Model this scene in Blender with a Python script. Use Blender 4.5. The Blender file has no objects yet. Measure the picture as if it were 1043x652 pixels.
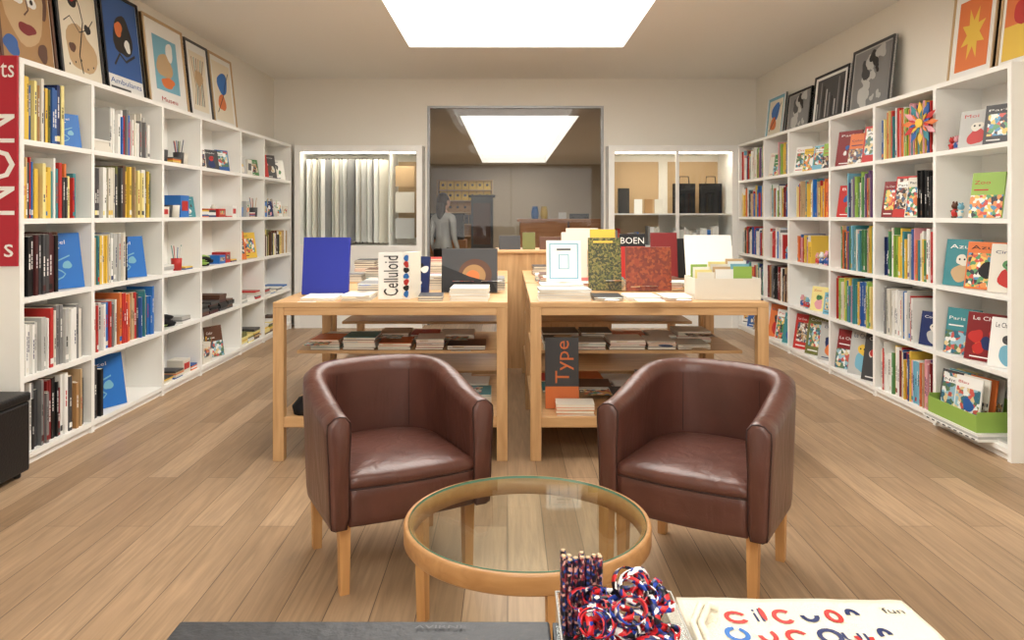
import bpy, math, random
from mathutils import Matrix, Vector, noise
R = random.Random(7)
sc = bpy.context.scene
col = sc.collection
def T(x,y,z): return Matrix.Translation((x,y,z))
def RZ(d): return Matrix.Rotation(math.radians(d),4,'Z')
def RX(d): return Matrix.Rotation(math.radians(d),4,'X')
def RY(d): return Matrix.Rotation(math.radians(d),4,'Y')
# ------------------------------------------------------------ materials
def lin(c):
    return tuple(((v/255)/12.92 if v/255<=0.04045 else (((v/255)+0.055)/1.055)**2.4) for v in c)
MATS={}
def mat(name, rgb=None, rough=0.55, metal=0.0, emit=None, spec=0.4, bump=0.0, bscale=60, var=0.0, vscale=8):
    if name in MATS: return MATS[name]
    m=bpy.data.materials.new(name); m.use_nodes=True
    nt=m.node_tree; b=nt.nodes['Principled BSDF']
    c=lin(rgb)+(1,)
    b.inputs['Base Color'].default_value=c
    b.inputs['Roughness'].default_value=rough
    b.inputs['Metallic'].default_value=metal
    b.inputs['Specular IOR Level'].default_value=spec
    if emit:
        b.inputs['Emission Color'].default_value=c
        b.inputs['Emission Strength'].default_value=emit
    tc=nt.nodes.new('ShaderNodeTexCoord')
    if var>0:
        n=nt.nodes.new('ShaderNodeTexNoise'); n.inputs['Scale'].default_value=vscale; n.inputs['Detail'].default_value=4
        nt.links.new(tc.outputs['Object'],n.inputs['Vector'])
        r=nt.nodes.new('ShaderNodeMapRange'); r.inputs['To Min'].default_value=1-var; r.inputs['To Max'].default_value=1+var
        nt.links.new(n.outputs['Fac'],r.inputs['Value'])
        mx=nt.nodes.new('ShaderNodeVectorMath'); mx.operation='SCALE'; mx.inputs[0].default_value=c[:3]
        nt.links.new(r.outputs['Result'],mx.inputs['Scale'])
        nt.links.new(mx.outputs['Vector'],b.inputs['Base Color'])
    if bump>0:
        n=nt.nodes.new('ShaderNodeTexNoise'); n.inputs['Scale'].default_value=bscale; n.inputs['Detail'].default_value=3
        nt.links.new(tc.outputs['Object'],n.inputs['Vector'])
        bp=nt.nodes.new('ShaderNodeBump'); bp.inputs['Strength'].default_value=bump; bp.inputs['Distance'].default_value=0.01
        nt.links.new(n.outputs['Fac'],bp.inputs['Height']); nt.links.new(bp.outputs['Normal'],b.inputs['Normal'])
    MATS[name]=m; return m
def wood(name, c1, c2, axis=2, rough=0.45):
    m=bpy.data.materials.new(name); m.use_nodes=True; nt=m.node_tree; b=nt.nodes['Principled BSDF']
    tc=nt.nodes.new('ShaderNodeTexCoord'); mp=nt.nodes.new('ShaderNodeMapping')
    s=[22,22,22]; s[axis]=1.6; mp.inputs['Scale'].default_value=s
    nt.links.new(tc.outputs['Object'],mp.inputs['Vector'])
    n=nt.nodes.new('ShaderNodeTexNoise'); n.inputs['Scale'].default_value=1.5; n.inputs['Detail'].default_value=6; n.inputs['Distortion'].default_value=0.6
    nt.links.new(mp.outputs['Vector'],n.inputs['Vector'])
    r=nt.nodes.new('ShaderNodeValToRGB'); r.color_ramp.elements[0].position=0.3; r.color_ramp.elements[1].position=0.7
    r.color_ramp.elements[0].color=lin(c1)+(1,); r.color_ramp.elements[1].color=lin(c2)+(1,)
    nt.links.new(n.outputs['Fac'],r.inputs['Fac']); nt.links.new(r.outputs['Color'],b.inputs['Base Color'])
    b.inputs['Roughness'].default_value=rough
    MATS[name]=m; return m
def floor_mat():
    m=bpy.data.materials.new('oak_floor'); m.use_nodes=True; nt=m.node_tree; b=nt.nodes['Principled BSDF']
    tc=nt.nodes.new('ShaderNodeTexCoord'); mp=nt.nodes.new('ShaderNodeMapping'); mp.inputs['Rotation'].default_value=(0,0,math.radians(90))
    nt.links.new(tc.outputs['Object'],mp.inputs['Vector'])
    br=nt.nodes.new('ShaderNodeTexBrick'); br.offset=0.37; br.offset_frequency=2
    br.inputs['Scale'].default_value=1; br.inputs['Brick Width'].default_value=1.7; br.inputs['Row Height'].default_value=0.16
    br.inputs['Mortar Size'].default_value=0.0018; br.inputs['Mortar Smooth'].default_value=0.3
    br.inputs['Color1'].default_value=lin((184,155,124))+(1,); br.inputs['Color2'].default_value=lin((149,121,92))+(1,)
    br.inputs['Mortar'].default_value=lin((88,70,54))+(1,)
    nt.links.new(mp.outputs['Vector'],br.inputs['Vector'])
    m2=nt.nodes.new('ShaderNodeMapping'); m2.inputs['Scale'].default_value=(24,1.3,1)
    nt.links.new(tc.outputs['Object'],m2.inputs['Vector'])
    n=nt.nodes.new('ShaderNodeTexNoise'); n.inputs['Scale'].default_value=1.4; n.inputs['Detail'].default_value=8; n.inputs['Distortion'].default_value=1.6
    nt.links.new(m2.outputs['Vector'],n.inputs['Vector'])
    r=nt.nodes.new('ShaderNodeMapRange'); r.inputs['From Min'].default_value=0.3; r.inputs['From Max'].default_value=0.7
    r.inputs['To Min'].default_value=0.76; r.inputs['To Max'].default_value=1.14
    nt.links.new(n.outputs['Fac'],r.inputs['Value'])
    n3=nt.nodes.new('ShaderNodeTexNoise'); n3.inputs['Scale'].default_value=1.3; n3.inputs['Detail'].default_value=5
    nt.links.new(tc.outputs['Object'],n3.inputs['Vector'])
    r3=nt.nodes.new('ShaderNodeMapRange'); r3.inputs['From Min'].default_value=.3; r3.inputs['From Max'].default_value=.7; r3.inputs['To Min'].default_value=0.87; r3.inputs['To Max'].default_value=1.10
    nt.links.new(n3.outputs['Fac'],r3.inputs['Value'])
    mm=nt.nodes.new('ShaderNodeMath'); mm.operation='MULTIPLY'
    nt.links.new(r.outputs['Result'],mm.inputs[0]); nt.links.new(r3.outputs['Result'],mm.inputs[1])
    v=nt.nodes.new('ShaderNodeVectorMath'); v.operation='SCALE'
    nt.links.new(br.outputs['Color'],v.inputs[0]); nt.links.new(mm.outputs['Value'],v.inputs['Scale'])
    nt.links.new(v.outputs['Vector'],b.inputs['Base Color'])
    rr=nt.nodes.new('ShaderNodeMapRange'); rr.inputs['To Min'].default_value=.30; rr.inputs['To Max'].default_value=.5
    nt.links.new(n3.outputs['Fac'],rr.inputs['Value']); nt.links.new(rr.outputs[0],b.inputs['Roughness']); b.inputs['Specular IOR Level'].default_value=0.4
    bp=nt.nodes.new('ShaderNodeBump'); bp.inputs['Strength'].default_value=0.15; bp.inputs['Distance'].default_value=0.003
    nt.links.new(br.outputs['Fac'],bp.inputs['Height']); bp.invert=True; nt.links.new(bp.outputs['Normal'],b.inputs['Normal'])
    MATS['oak_floor']=m
def glass_mat(name, tint, base=0.04, gain=0.6):
    m=bpy.data.materials.new(name); m.use_nodes=True; nt=m.node_tree; nt.nodes.clear()
    o=nt.nodes.new('ShaderNodeOutputMaterial'); mx=nt.nodes.new('ShaderNodeMixShader'); t=nt.nodes.new('ShaderNodeBsdfTransparent'); g=nt.nodes.new('ShaderNodeBsdfGlossy')
    lw=nt.nodes.new('ShaderNodeLayerWeight'); lw.inputs['Blend'].default_value=0.5
    pw=nt.nodes.new('ShaderNodeMath'); pw.operation='POWER'; pw.inputs[1].default_value=5
    ml=nt.nodes.new('ShaderNodeMath'); ml.operation='MULTIPLY_ADD'; ml.inputs[1].default_value=gain; ml.inputs[2].default_value=base
    nt.links.new(lw.outputs['Facing'],pw.inputs[0]); nt.links.new(pw.outputs[0],ml.inputs[0])
    t.inputs['Color'].default_value=tint+(1,); g.inputs['Roughness'].default_value=0.02
    nt.links.new(ml.outputs[0],mx.inputs[0]); nt.links.new(t.outputs[0],mx.inputs[1]); nt.links.new(g.outputs[0],mx.inputs[2]); nt.links.new(mx.outputs[0],o.inputs[0])
    MATS[name]=m
def leather_mat(name,c,rough):
    m=bpy.data.materials.new(name); m.use_nodes=True; nt=m.node_tree; b=nt.nodes['Principled BSDF']
    tc=nt.nodes.new('ShaderNodeTexCoord')
    n=nt.nodes.new('ShaderNodeTexNoise'); n.inputs['Scale'].default_value=7; n.inputs['Detail'].default_value=5
    nt.links.new(tc.outputs['Object'],n.inputs['Vector'])
    r=nt.nodes.new('ShaderNodeMapRange'); r.inputs['From Min'].default_value=.3; r.inputs['From Max'].default_value=.7; r.inputs['To Min'].default_value=.84; r.inputs['To Max'].default_value=1.15
    nt.links.new(n.outputs['Fac'],r.inputs['Value'])
    v=nt.nodes.new('ShaderNodeVectorMath'); v.operation='SCALE'; v.inputs[0].default_value=lin(c); nt.links.new(r.outputs[0],v.inputs['Scale']); nt.links.new(v.outputs[0],b.inputs['Base Color'])
    b.inputs['Roughness'].default_value=rough; b.inputs['Specular IOR Level'].default_value=.5
    g=nt.nodes.new('ShaderNodeTexNoise'); g.inputs['Scale'].default_value=170; g.inputs['Detail'].default_value=2
    mp=nt.nodes.new('ShaderNodeMapping'); mp.inputs['Scale'].default_value=(11,11,3.5); nt.links.new(tc.outputs['Object'],mp.inputs['Vector'])
    w=nt.nodes.new('ShaderNodeTexNoise'); w.inputs['Scale'].default_value=1; w.inputs['Detail'].default_value=2; w.inputs['Distortion'].default_value=1.2
    nt.links.new(tc.outputs['Object'],g.inputs['Vector']); nt.links.new(mp.outputs[0],w.inputs['Vector'])
    b1=nt.nodes.new('ShaderNodeBump'); b1.inputs['Strength'].default_value=.32; b1.inputs['Distance'].default_value=.015
    b2=nt.nodes.new('ShaderNodeBump'); b2.inputs['Strength'].default_value=.12; b2.inputs['Distance'].default_value=.004
    nt.links.new(w.outputs['Fac'],b1.inputs['Height']); nt.links.new(g.outputs['Fac'],b2.inputs['Height']); nt.links.new(b1.outputs[0],b2.inputs['Normal']); nt.links.new(b2.outputs[0],b.inputs['Normal'])
    MATS[name]=m
def pattern_mat(name, cols, scale, distort=0):
    m=bpy.data.materials.new(name); m.use_nodes=True; nt=m.node_tree; b=nt.nodes['Principled BSDF']
    tc=nt.nodes.new('ShaderNodeTexCoord'); v=nt.nodes.new('ShaderNodeTexVoronoi'); v.inputs['Scale'].default_value=scale
    if distort:
        n=nt.nodes.new('ShaderNodeTexNoise'); n.inputs['Scale'].default_value=scale*.8; nt.links.new(tc.outputs['Object'],n.inputs['Vector'])
        mx=nt.nodes.new('ShaderNodeVectorMath'); mx.operation='MULTIPLY_ADD'; mx.inputs[1].default_value=(distort,)*3
        nt.links.new(n.outputs['Color'],mx.inputs[0]); nt.links.new(tc.outputs['Object'],mx.inputs[2]); nt.links.new(mx.outputs[0],v.inputs['Vector'])
    else: nt.links.new(tc.outputs['Object'],v.inputs['Vector'])
    sp=nt.nodes.new('ShaderNodeSeparateColor'); nt.links.new(v.outputs['Color'],sp.inputs[0])
    r=nt.nodes.new('ShaderNodeValToRGB'); r.color_ramp.interpolation='CONSTANT'
    while len(r.color_ramp.elements)<len(cols): r.color_ramp.elements.new(0.5)
    for i,c in enumerate(cols):
        r.color_ramp.elements[i].position=i/len(cols); r.color_ramp.elements[i].color=lin(c)+(1,)
    nt.links.new(sp.outputs[0],r.inputs[0]); nt.links.new(r.outputs[0],b.inputs['Base Color'])
    b.inputs['Roughness'].default_value=0.35
    MATS[name]=m
mat('wall_paint',(237,232,221),0.85,var=0.015,vscale=2)
mat('ceiling_paint',(240,238,232),0.9)
mat('shelf_white',(243,242,237),0.5)
mat('wall_grey',(186,174,154),0.9)
mat('skylight_glow',(255,252,246),emit=6.4)
mat('skylight_glow_dim',(254,250,243),emit=2.6)
mat('fill_glow',(252,251,248),emit=2.0)  # emission of the added fill panel behind the camera
mat('lamp_glow',(255,244,226),emit=20)
mat('skylight_reveal',(225,225,224),0.8)
floor_mat()
wood('oak_x',(188,146,98),(214,174,126),0); wood('oak_y',(188,146,98),(214,174,126),1); wood('oak_z',(188,146,98),(214,174,126),2)
wood('beech_leg',(184,132,78),(206,156,100),2); wood('beech_ring',(178,130,80),(198,150,98),0,0.3)
wood('counter_wood',(170,108,58),(194,132,80),0)
leather_mat('leather',(90,55,46),0.34)
mat('leather_seam',(52,30,26),0.5)
mat('black_leather',(26,26,28),0.45,bump=0.2,bscale=70)
mat('metal_grey',(150,150,150),0.4,0.6)
glass_mat('clear_glass',(0.97,0.98,0.98),.018,.4); glass_mat('table_glass',(0.93,0.965,0.945),.05,.6); glass_mat('acrylic',(0.95,0.965,0.965),.05,.5)
mat('glass_edge',(110,160,142),0.15)
mat('paper',(236,230,215),0.8)
mat('cloth_cream',(236,228,208),0.9,bump=0.3,bscale=400)
mat('slate',(52,54,58),0.5,bump=0.3,bscale=40,var=0.12)
mat('slate_text',(84,86,90),0.5)
mat('cloth_black',(22,22,25),0.95)
pattern_mat('print_band',[(205,40,42),(30,60,150),(20,20,26),(235,232,228),(190,30,40),(28,40,90)],130)
pattern_mat('print_pencil',[(40,24,40),(120,40,50),(40,60,120),(20,20,26),(190,140,130)],260)
pattern_mat('print_kids',[(210,90,76),(232,200,110),(90,150,190),(238,236,228),(96,156,110),(226,150,90),(60,60,70)],42,.02)
pattern_mat('print_muted',[(190,180,160),(120,70,60),(80,96,120),(230,225,215),(50,50,54),(176,142,96)],46,.02)
pattern_mat('print_cool',[(150,190,205),(60,110,130),(230,232,228),(90,120,90),(220,200,150),(200,90,80)],38,.02)
pattern_mat('print_moss',[(60,66,30),(98,100,44),(44,48,26),(130,120,60)],110,.01)
pattern_mat('print_rust',[(140,58,30),(120,48,26),(150,72,36),(110,42,26)],60,.02)
C={'red':(190,50,46),'dred':(128,36,38),'orange':(220,120,64),'yellow':(228,190,74),'lyellow':(236,222,150),'green':(84,136,86),'lime':(148,182,84),'teal':(66,136,144),
'cyan':(120,178,200),'blue':(48,92,158),'dblue':(34,48,96),'royal':(38,52,160),'purple':(108,78,124),'pink':(222,158,166),'white':(238,237,232),'offw':(224,219,206),
'lgrey':(186,186,182),'grey':(128,128,128),'dgrey':(68,68,70),'black':(26,26,28),'brown':(96,64,48),'tan':(196,166,126),'maroon':(78,36,38),'skyb':(44,112,190),'signred':(176,30,48),'olive':(110,112,60),'wallart':(232,222,200),'khaki':(170,130,84)}
for k,v in C.items(): mat('c_'+k,v,0.45)
PAL={
'mix':['white','yellow','dgrey','blue','black','offw','red','lgrey','teal','dblue','tan','orange','white'],
'col1':['white','dgrey','yellow','lyellow','olive','black','offw','dblue','khaki','blue'],
'dark':['black','dgrey','black','maroon','dgrey','brown','black'],
'dark2':['maroon','brown','dgrey','black','tan','dred','grey','black','khaki','white'],
'white':['white','offw','lgrey','white','white','offw','grey','red','skyb'],
'white2':['white','offw','white','lgrey','white'],
'bold':['yellow','red','blue','orange','white','yellow','lyellow','dgrey','tan','skyb','teal'],
'yel':['yellow','lyellow','tan','olive','dgrey','brown','offw','white'],
'kids':['red','yellow','blue','cyan','green','orange','white','purple','pink','teal','lime','white','dblue','offw','dred','lgrey','dgrey','tan','offw'],
'kids2':['yellow','orange','red','white','teal','lyellow','blue','pink','offw','lime'],
}
# ------------------------------------------------------------ mesh builder
TXT={}
def text_geo(s):
    if s in TXT: return TXT[s]
    cu=bpy.data.curves.new('t','FONT'); cu.body=s; cu.size=1; cu.resolution_u=2
    ob=bpy.data.objects.new('t',cu); col.objects.link(ob)
    dg=bpy.context.evaluated_depsgraph_get(); me=ob.evaluated_get(dg).to_mesh()
    vs=[tuple(v.co[:2]) for v in me.vertices]; fs=[tuple(p.vertices) for p in me.polygons]
    ob.evaluated_get(dg).to_mesh_clear(); bpy.data.objects.remove(ob); bpy.data.curves.remove(cu)
    x0=min(v[0] for v in vs); x1=max(v[0] for v in vs); y0=min(v[1] for v in vs); y1=max(v[1] for v in vs)
    vs=[((v[0]-x0)/(x1-x0),(v[1]-y0)/(y1-y0)) for v in vs]
    TXT[s]=(vs,fs); return TXT[s]
class MB:
    def __init__(s): s.v=[]; s.f=[]; s.m=[]; s.sm=[]; s.mn=[]; s.M=Matrix.Identity(4)
    def mi(s,n):
        if n not in s.mn: s.mn.append(n)
        return s.mn.index(n)
    def add(s,vs,fs,m,smooth=False,M=None):
        MM=s.M@M if M is not None else s.M
        o=len(s.v); s.v+=[tuple(MM@Vector(v)) for v in vs]; k=s.mi(m)
        for f in fs: s.f.append(tuple(o+i for i in f)); s.m.append(k); s.sm.append(smooth)
    def box(s,x0,x1,y0,y1,z0,z1,m,M=None):
        vs=[(x0,y0,z0),(x1,y0,z0),(x1,y1,z0),(x0,y1,z0),(x0,y0,z1),(x1,y0,z1),(x1,y1,z1),(x0,y1,z1)]
        s.add(vs,[(0,3,2,1),(4,5,6,7),(0,1,5,4),(1,2,6,5),(2,3,7,6),(3,0,4,7)],m,M=M)
    def lathe(s,prof,m,n=32,M=None,smooth=True,close=False):
        vs=[];fs=[]
        for i in range(n):
            a=2*math.pi*i/n
            for r,z in prof: vs.append((r*math.cos(a),r*math.sin(a),z))
        k=len(prof)
        for i in range(n):
            j=(i+1)%n
            rng=range(k) if close else range(k-1)
            for q in rng: q2=(q+1)%k; fs.append((i*k+q,j*k+q,j*k+q2,i*k+q2))
        s.add(vs,fs,m,smooth,M)
    def ell(s,c,r,m,n=14):
        pr=[(max(math.sin(math.pi*i/8),.001),-math.cos(math.pi*i/8)) for i in range(9)]
        s.lathe(pr,m,n,T(*c)@Matrix.Diagonal((r[0],r[1],r[2],1)))
    def cyl(s,x,y,z0,z1,r,m,n=16,r2=None):
        r2=r if r2 is None else r2
        s.lathe([(0.0001,z0),(r,z0),(r2,z1),(0.0001,z1)],m,n,T(x,y,0),smooth=False)
    def tube(s,pts,r,m,n=6,M=None,closed=False):
        vs=[];fs=[];N=len(pts); pts=[Vector(p) for p in pts]
        for i,p in enumerate(pts):
            a=pts[(i-1)%N] if (closed or i>0) else p; b=pts[(i+1)%N] if (closed or i<N-1) else p
            d=(b-a).normalized(); up=Vector((0,0,1)) if abs(d.z)<0.9 else Vector((1,0,0))
            u=d.cross(up).normalized(); w=d.cross(u)
            for k in range(n):
                t=2*math.pi*k/n; q=p+u*(r*math.cos(t))+w*(r*math.sin(t)); vs.append(tuple(q))
        for i in range(N if closed else N-1):
            j=(i+1)%N
            for k in range(n): l=(k+1)%n; fs.append((i*n+k,i*n+l,j*n+l,j*n+k))
        s.add(vs,fs,m,True,M)
    def rect(s,u,v,w,h,m,M,e=0.001): s.add([(u,-e,v),(u+w,-e,v),(u+w,-e,v+h),(u,-e,v+h)],[(0,1,2,3)],m,M=M)
    def disc(s,u,v,r,m,M,e=0.001,n=18,ry=None):
        ry=ry or r
        s.add([(u+r*math.cos(2*math.pi*i/n),-e,v+ry*math.sin(2*math.pi*i/n)) for i in range(n)],[tuple(range(n))],m,M=M)
    def stroke(s,pts,w,m,M,e=0.001):
        vs=[];fs=[]
        for i,p in enumerate(pts):
            a=pts[max(i-1,0)]; b=pts[min(i+1,len(pts)-1)]
            dx,dz=b[0]-a[0],b[1]-a[1]; l=math.hypot(dx,dz) or 1
            nx,nz=-dz/l*w/2,dx/l*w/2
            vs+=[(p[0]+nx,-e,p[1]+nz),(p[0]-nx,-e,p[1]-nz)]
        for i in range(len(pts)-1): fs.append((2*i,2*i+1,2*i+3,2*i+2))
        s.add(vs,fs,m,M=M)
    def text(s,t,u,v,w,h,m,M,e=0.0015):
        vs,fs=text_geo(t); s.add([(u+a*w,-e,v+b*h) for a,b in vs],fs,m,M=M)
    def build(s,name,bevel=0,origin=None):
        me=bpy.data.meshes.new(name)
        o=Vector(origin) if origin else Vector((0,0,0))
        me.from_pydata([tuple(Vector(v)-o) for v in s.v],[],s.f)
        for n in s.mn: me.materials.append(MATS[n])
        me.polygons.foreach_set('material_index',s.m); me.polygons.foreach_set('use_smooth',s.sm); me.update()
        ob=bpy.data.objects.new(name,me); ob.location=o; col.objects.link(ob)
        if bevel:
            b=ob.modifiers.new('Bevel','BEVEL'); b.width=bevel; b.segments=2; b.limit_method='ANGLE'
        return ob
def simple(name,boxes,bevel=0):
    mb=MB()
    for b in boxes: mb.box(*b)
    return mb.build(name,bevel)
def blob(mb,M,cx,cy,r,m,e,seed,ry=None,n=22,amp=.25):
    rr=random.Random(seed); ph=[rr.uniform(0,6.28) for _ in range(3)]; ry=ry or r
    pts=[]
    for i in range(n):
        a=2*math.pi*i/n; k=1+amp*(math.sin(2*a+ph[0])*.5+math.sin(3*a+ph[1])*.35+math.sin(5*a+ph[2])*.15)
        pts.append((cx+r*k*math.cos(a),-e,cy+ry*k*math.sin(a)))
    mb.add(pts+[(cx,-e,cy)],[(i,(i+1)%n,n) for i in range(n)],m,M=M)
# ------------------------------------------------------------ room shell
XL,XR,YB,YF,H=-2.97,3.16,9.61,-2.5,3.13
SK=(-1.01,1.19,3.0,7.79); SK_FILL=(-1.01,1.19,-1.9,0.6); SK3=(-0.83,1.25,13.2,25.0)  # middle opening is unseen, added behind the camera to light the chair fronts
FY=26.0
simple('floor',[(-4.2,4.6,YF-0.1,FY+.1,-0.1,0,'oak_floor')])
simple('wall_left',[(XL-0.12,XL,YF,YB,0,H,'wall_paint')])
simple('wall_right',[(XR,XR+0.12,YF,YB,0,H,'wall_paint')])
simple('wall_front',[(XL,XR,YF-0.12,YF,0,H,'wall_paint')])
mb=MB(); mb.box(-2.2,2.4,YF+.01,YF+.02,.5,2.75,'fill_glow')
for b in [(-2.26,-2.2,.44,2.81),(2.4,2.46,.44,2.81),(-2.2,2.4,.44,.5),(-2.2,2.4,2.75,2.81),(.07,.13,.5,2.75)]: mb.box(b[0],b[1],YF+.001,YF+.05,b[2],b[3],'shelf_white')
mb.build('rear_fill_panel')  # framed glowing panel, unseen, added on the front wall to brighten room and ceiling
t=0.14
simple('wall_back',[(XL,-1.02,YB,YB+t,2.27,H,'wall_paint'),(1.22,XR,YB,YB+t,2.27,H,'wall_paint'),(-1.02,1.22,YB,YB+t,2.785,H,'wall_paint'),
 (XL,-2.64,YB,YB+t,0,2.27,'wall_paint'),(-1.05,-1.02,YB,YB+t,0,2.27,'wall_paint'),(1.22,1.245,YB,YB+t,0,2.27,'wall_paint'),(2.855,XR,YB,YB+t,0,2.27,'wall_paint')])
def holed(x0,x1,y0,y1,holes,z0,z1,m):
    out=[]; y=y0
    for h in holes:
        out.append((x0,x1,y,h[2],z0,z1,m)); out.append((x0,h[0],h[2],h[3],z0,z1,m)); out.append((h[1],x1,h[2],h[3],z0,z1,m)); y=h[3]
    out.append((x0,x1,y,y1,z0,z1,m)); return out
simple('ceiling',holed(XL,XR,YF,YB+t,[SK_FILL,SK],H,H+0.1,'ceiling_paint')+holed(-4.2,4.6,YB+t,FY,[SK3],H,H+0.1,'ceiling_paint'))
def skylight(h,depth,glow):
    mb=MB(); z=H+depth
    mb.box(h[0],h[1],h[2],h[3],z,z+0.02,glow)
    for b in [(h[0]-.03,h[0],h[2]-.03,h[3]+.03),(h[1],h[1]+.03,h[2]-.03,h[3]+.03),(h[0],h[1],h[2]-.03,h[2]),(h[0],h[1],h[3],h[3]+.03)]:
        mb.box(*b,H+0.101,z+0.02,'skylight_reveal')
    return mb.build('skylight_panel')
skylight(SK,0.2,'skylight_glow'); skylight(SK_FILL,0.2,'skylight_glow'); skylight(SK3,0.3,'skylight_glow_dim')  # second panel is the added fill behind the camera
simple('wall_far_room_left',[(-4.2,-4.1,YB+t,FY,0,H,'wall_grey')])
simple('wall_far_room_right',[(4.5,4.6,YB+t,FY,0,H,'wall_grey')])
simple('wall_far_room_back',[(-4.1,4.5,FY-.1,FY,0,H,'wall_grey')])
mb=MB()
for b in [(-1.02,-0.99,YB-.01,YB+.06,0,2.785),(1.19,1.22,YB-.01,YB+.06,0,2.785),(-0.99,1.19,YB-.01,YB+.06,2.755,2.785)]: mb.box(*b,'metal_grey')
mb.box(-0.99,1.19,YB+.02,YB+.03,0,2.755,'clear_glass')
mb.build('window_1')
# ------------------------------------------------------------ bookshelves
ZR=[0.07,0.50,0.94,1.38,1.82,2.265]
LB=[4.14,4.87,5.86,6.59,7.58,8.30,9.33]
RB=[4.26,5.03,5.86,6.67,7.65,8.38,9.31]
def bookshelf(s,xf,xw,bays):
    mb=MB(); xw=xw-s*.003; a,b=sorted((xf,xw)); y0,y1=bays[0],bays[-1]; w=.035
    ba,bb=sorted((xw,xw-s*0.012))
    mb.box(ba,bb,y0+w,y1-w,0.0,2.235,'shelf_white')
    ia,ib=sorted((xf+s*.0015,xw-s*.012))
    for z in ZR[:-1]: mb.box(ia,ib,y0+w,y1-w,z-0.03,z,'shelf_white')
    mb.box(a,b,y0,y1,2.235,2.265,'shelf_white')
    pa,pb=sorted((xf+s*0.02,xf+s*0.04)); mb.box(pa,pb,y0+w,y1-w,0,0.04,'shelf_white')
    for i,y in enumerate(bays):
        yy0=y if i==0 else (y-w if i==len(bays)-1 else y-w/2)
        mb.box(a,b,yy0,yy0+w,0,2.235,'shelf_white')
    mb.build('bookshelf')
bookshelf(-1,-2.67,XL,LB); bookshelf(1,2.84,XR,RB)
WORDS=['Art','ABC','Zoo','Play','Paris','Color','Dada','Le Chat','Moi','Blau','Sol','Azul','Circus','Nit','Contes']
def cover(mb,M,w,h,tk,bg,seed=None,paper=True,art=None):
    mb.box(0,w,0,tk,0,h,bg,M)
    if paper and tk>0.004: mb.box(0.004,w-0.001,tk*0.15,tk*0.85,h-0.0005,h+0.0008,'paper',M)
    if art is not None: art(mb,M,w,h); return
    if seed is None: return
    r=random.Random(seed); ks=['c_'+k for k in ('white','red','yellow','black','blue','orange','green','cyan','offw','pink','dblue','tan','dgrey','lgrey','brown')]
    ks=[k for k in ks if k!=bg]; pr=['print_kids','print_muted','print_cool']
    tcol='c_white' if bg in('c_black','c_dgrey','c_dred','c_red','c_blue','c_dblue','c_teal','c_skyb','c_olive','c_brown','c_green','c_purple','c_maroon') else r.choice(['c_black','c_red','c_dblue'])
    kind=r.randint(0,5); wd=r.choice(WORDS); tw=w*r.uniform(.35,.7); th=h*r.uniform(.05,.09)
    if kind==0:
        mb.text(wd,w*.1,h*.83,tw,th,tcol,M); mb.rect(w*.1,h*.2,w*.8,h*.56,r.choice(pr),M); mb.rect(w*.1,h*.08,w*.4,h*.03,tcol,M)
    elif kind==1:
        c1,c2=r.choice(ks),r.choice(ks)
        blob(mb,M,w*.5,h*.28,w*.26,c1,.001,r.random(),h*.2); blob(mb,M,w*.5,h*.55,w*.17,c2,.0015,r.random(),h*.12)
        for u in (.43,.57): mb.disc(w*u,h*.57,w*.03,'c_black',M,.002,8)
        mb.text(wd,w*.12,h*.80,tw,th*1.2,tcol,M)
    elif kind==2:
        mb.rect(0,0,w,h*.5,r.choice(pr),M); mb.text(wd,w*.08,h*.74,tw,th,tcol,M); mb.rect(w*.08,h*.6,w*.45,h*.03,tcol,M)
    elif kind==3:
        mb.rect(w*.04,h*.04,w*.92,h*.72,r.choice(pr),M); mb.text(wd,w*.1,h*.84,tw,th,tcol,M)
        blob(mb,M,w*.55,h*.4,w*.2,r.choice(ks),.002,r.random())
    elif kind==4:
        mb.rect(w*.06,h*.2,w*.88,h*.74,r.choice(pr),M); mb.rect(w*.1,h*.72,w*.7,h*.14,'c_white',M,.0016); mb.text(wd,w*.14,h*.75,tw,h*.06,'c_black',M,.0024)
    else:
        for i in range(5): blob(mb,M,w*r.uniform(.25,.75),h*r.uniform(.18,.62),w*r.uniform(.06,.2),r.choice(ks),.001+.0004*i,r.random())
        mb.text(wd,w*.15,h*.84,tw,th,tcol,M); mb.rect(w*.15,h*.06,w*.5,h*.025,tcol,M)
def toy(mb,x,y,z,r):
    k=r.uniform(.7,1.1); c='c_'+r.choice(['white','red','tan','cyan','yellow','offw','pink','brown']); c2='c_'+r.choice(['blue','red','green','offw'])
    mb.ell((x,y,z+.035*k),(.026*k,.026*k,.035*k),c2); mb.ell((x,y,z+.087*k),(.025*k,.025*k,.024*k),c)
    for a in(-1,1): mb.ell((x,y+a*.018*k,z+.112*k),(.008*k,.009*k,.012*k),c); mb.ell((x-.008*k,y+a*.028*k,z+.05*k),(.009*k,.016*k,.009*k),c); mb.ell((x-.01*k,y+a*.012*k,z+.008*k),(.014*k,.010*k,.008*k),c)
def blueart(mb,M,w,h):
    mb.text('Miscel',w*.12,h*.80,w*.5,h*.07,'c_white',M); mb.rect(w*.12,h*.72,w*.35,h*.02,'c_white',M,.0012)
    pts=[(w*(.3+.25*math.sin(i*.9)*.8+.03*i),h*(.15+.055*i)) for i in range(9)]
    mb.stroke(pts,w*.03,'c_cyan',M,.0015); blob(mb,M,w*.62,h*.42,w*.10,'c_cyan',.002,3)
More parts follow.
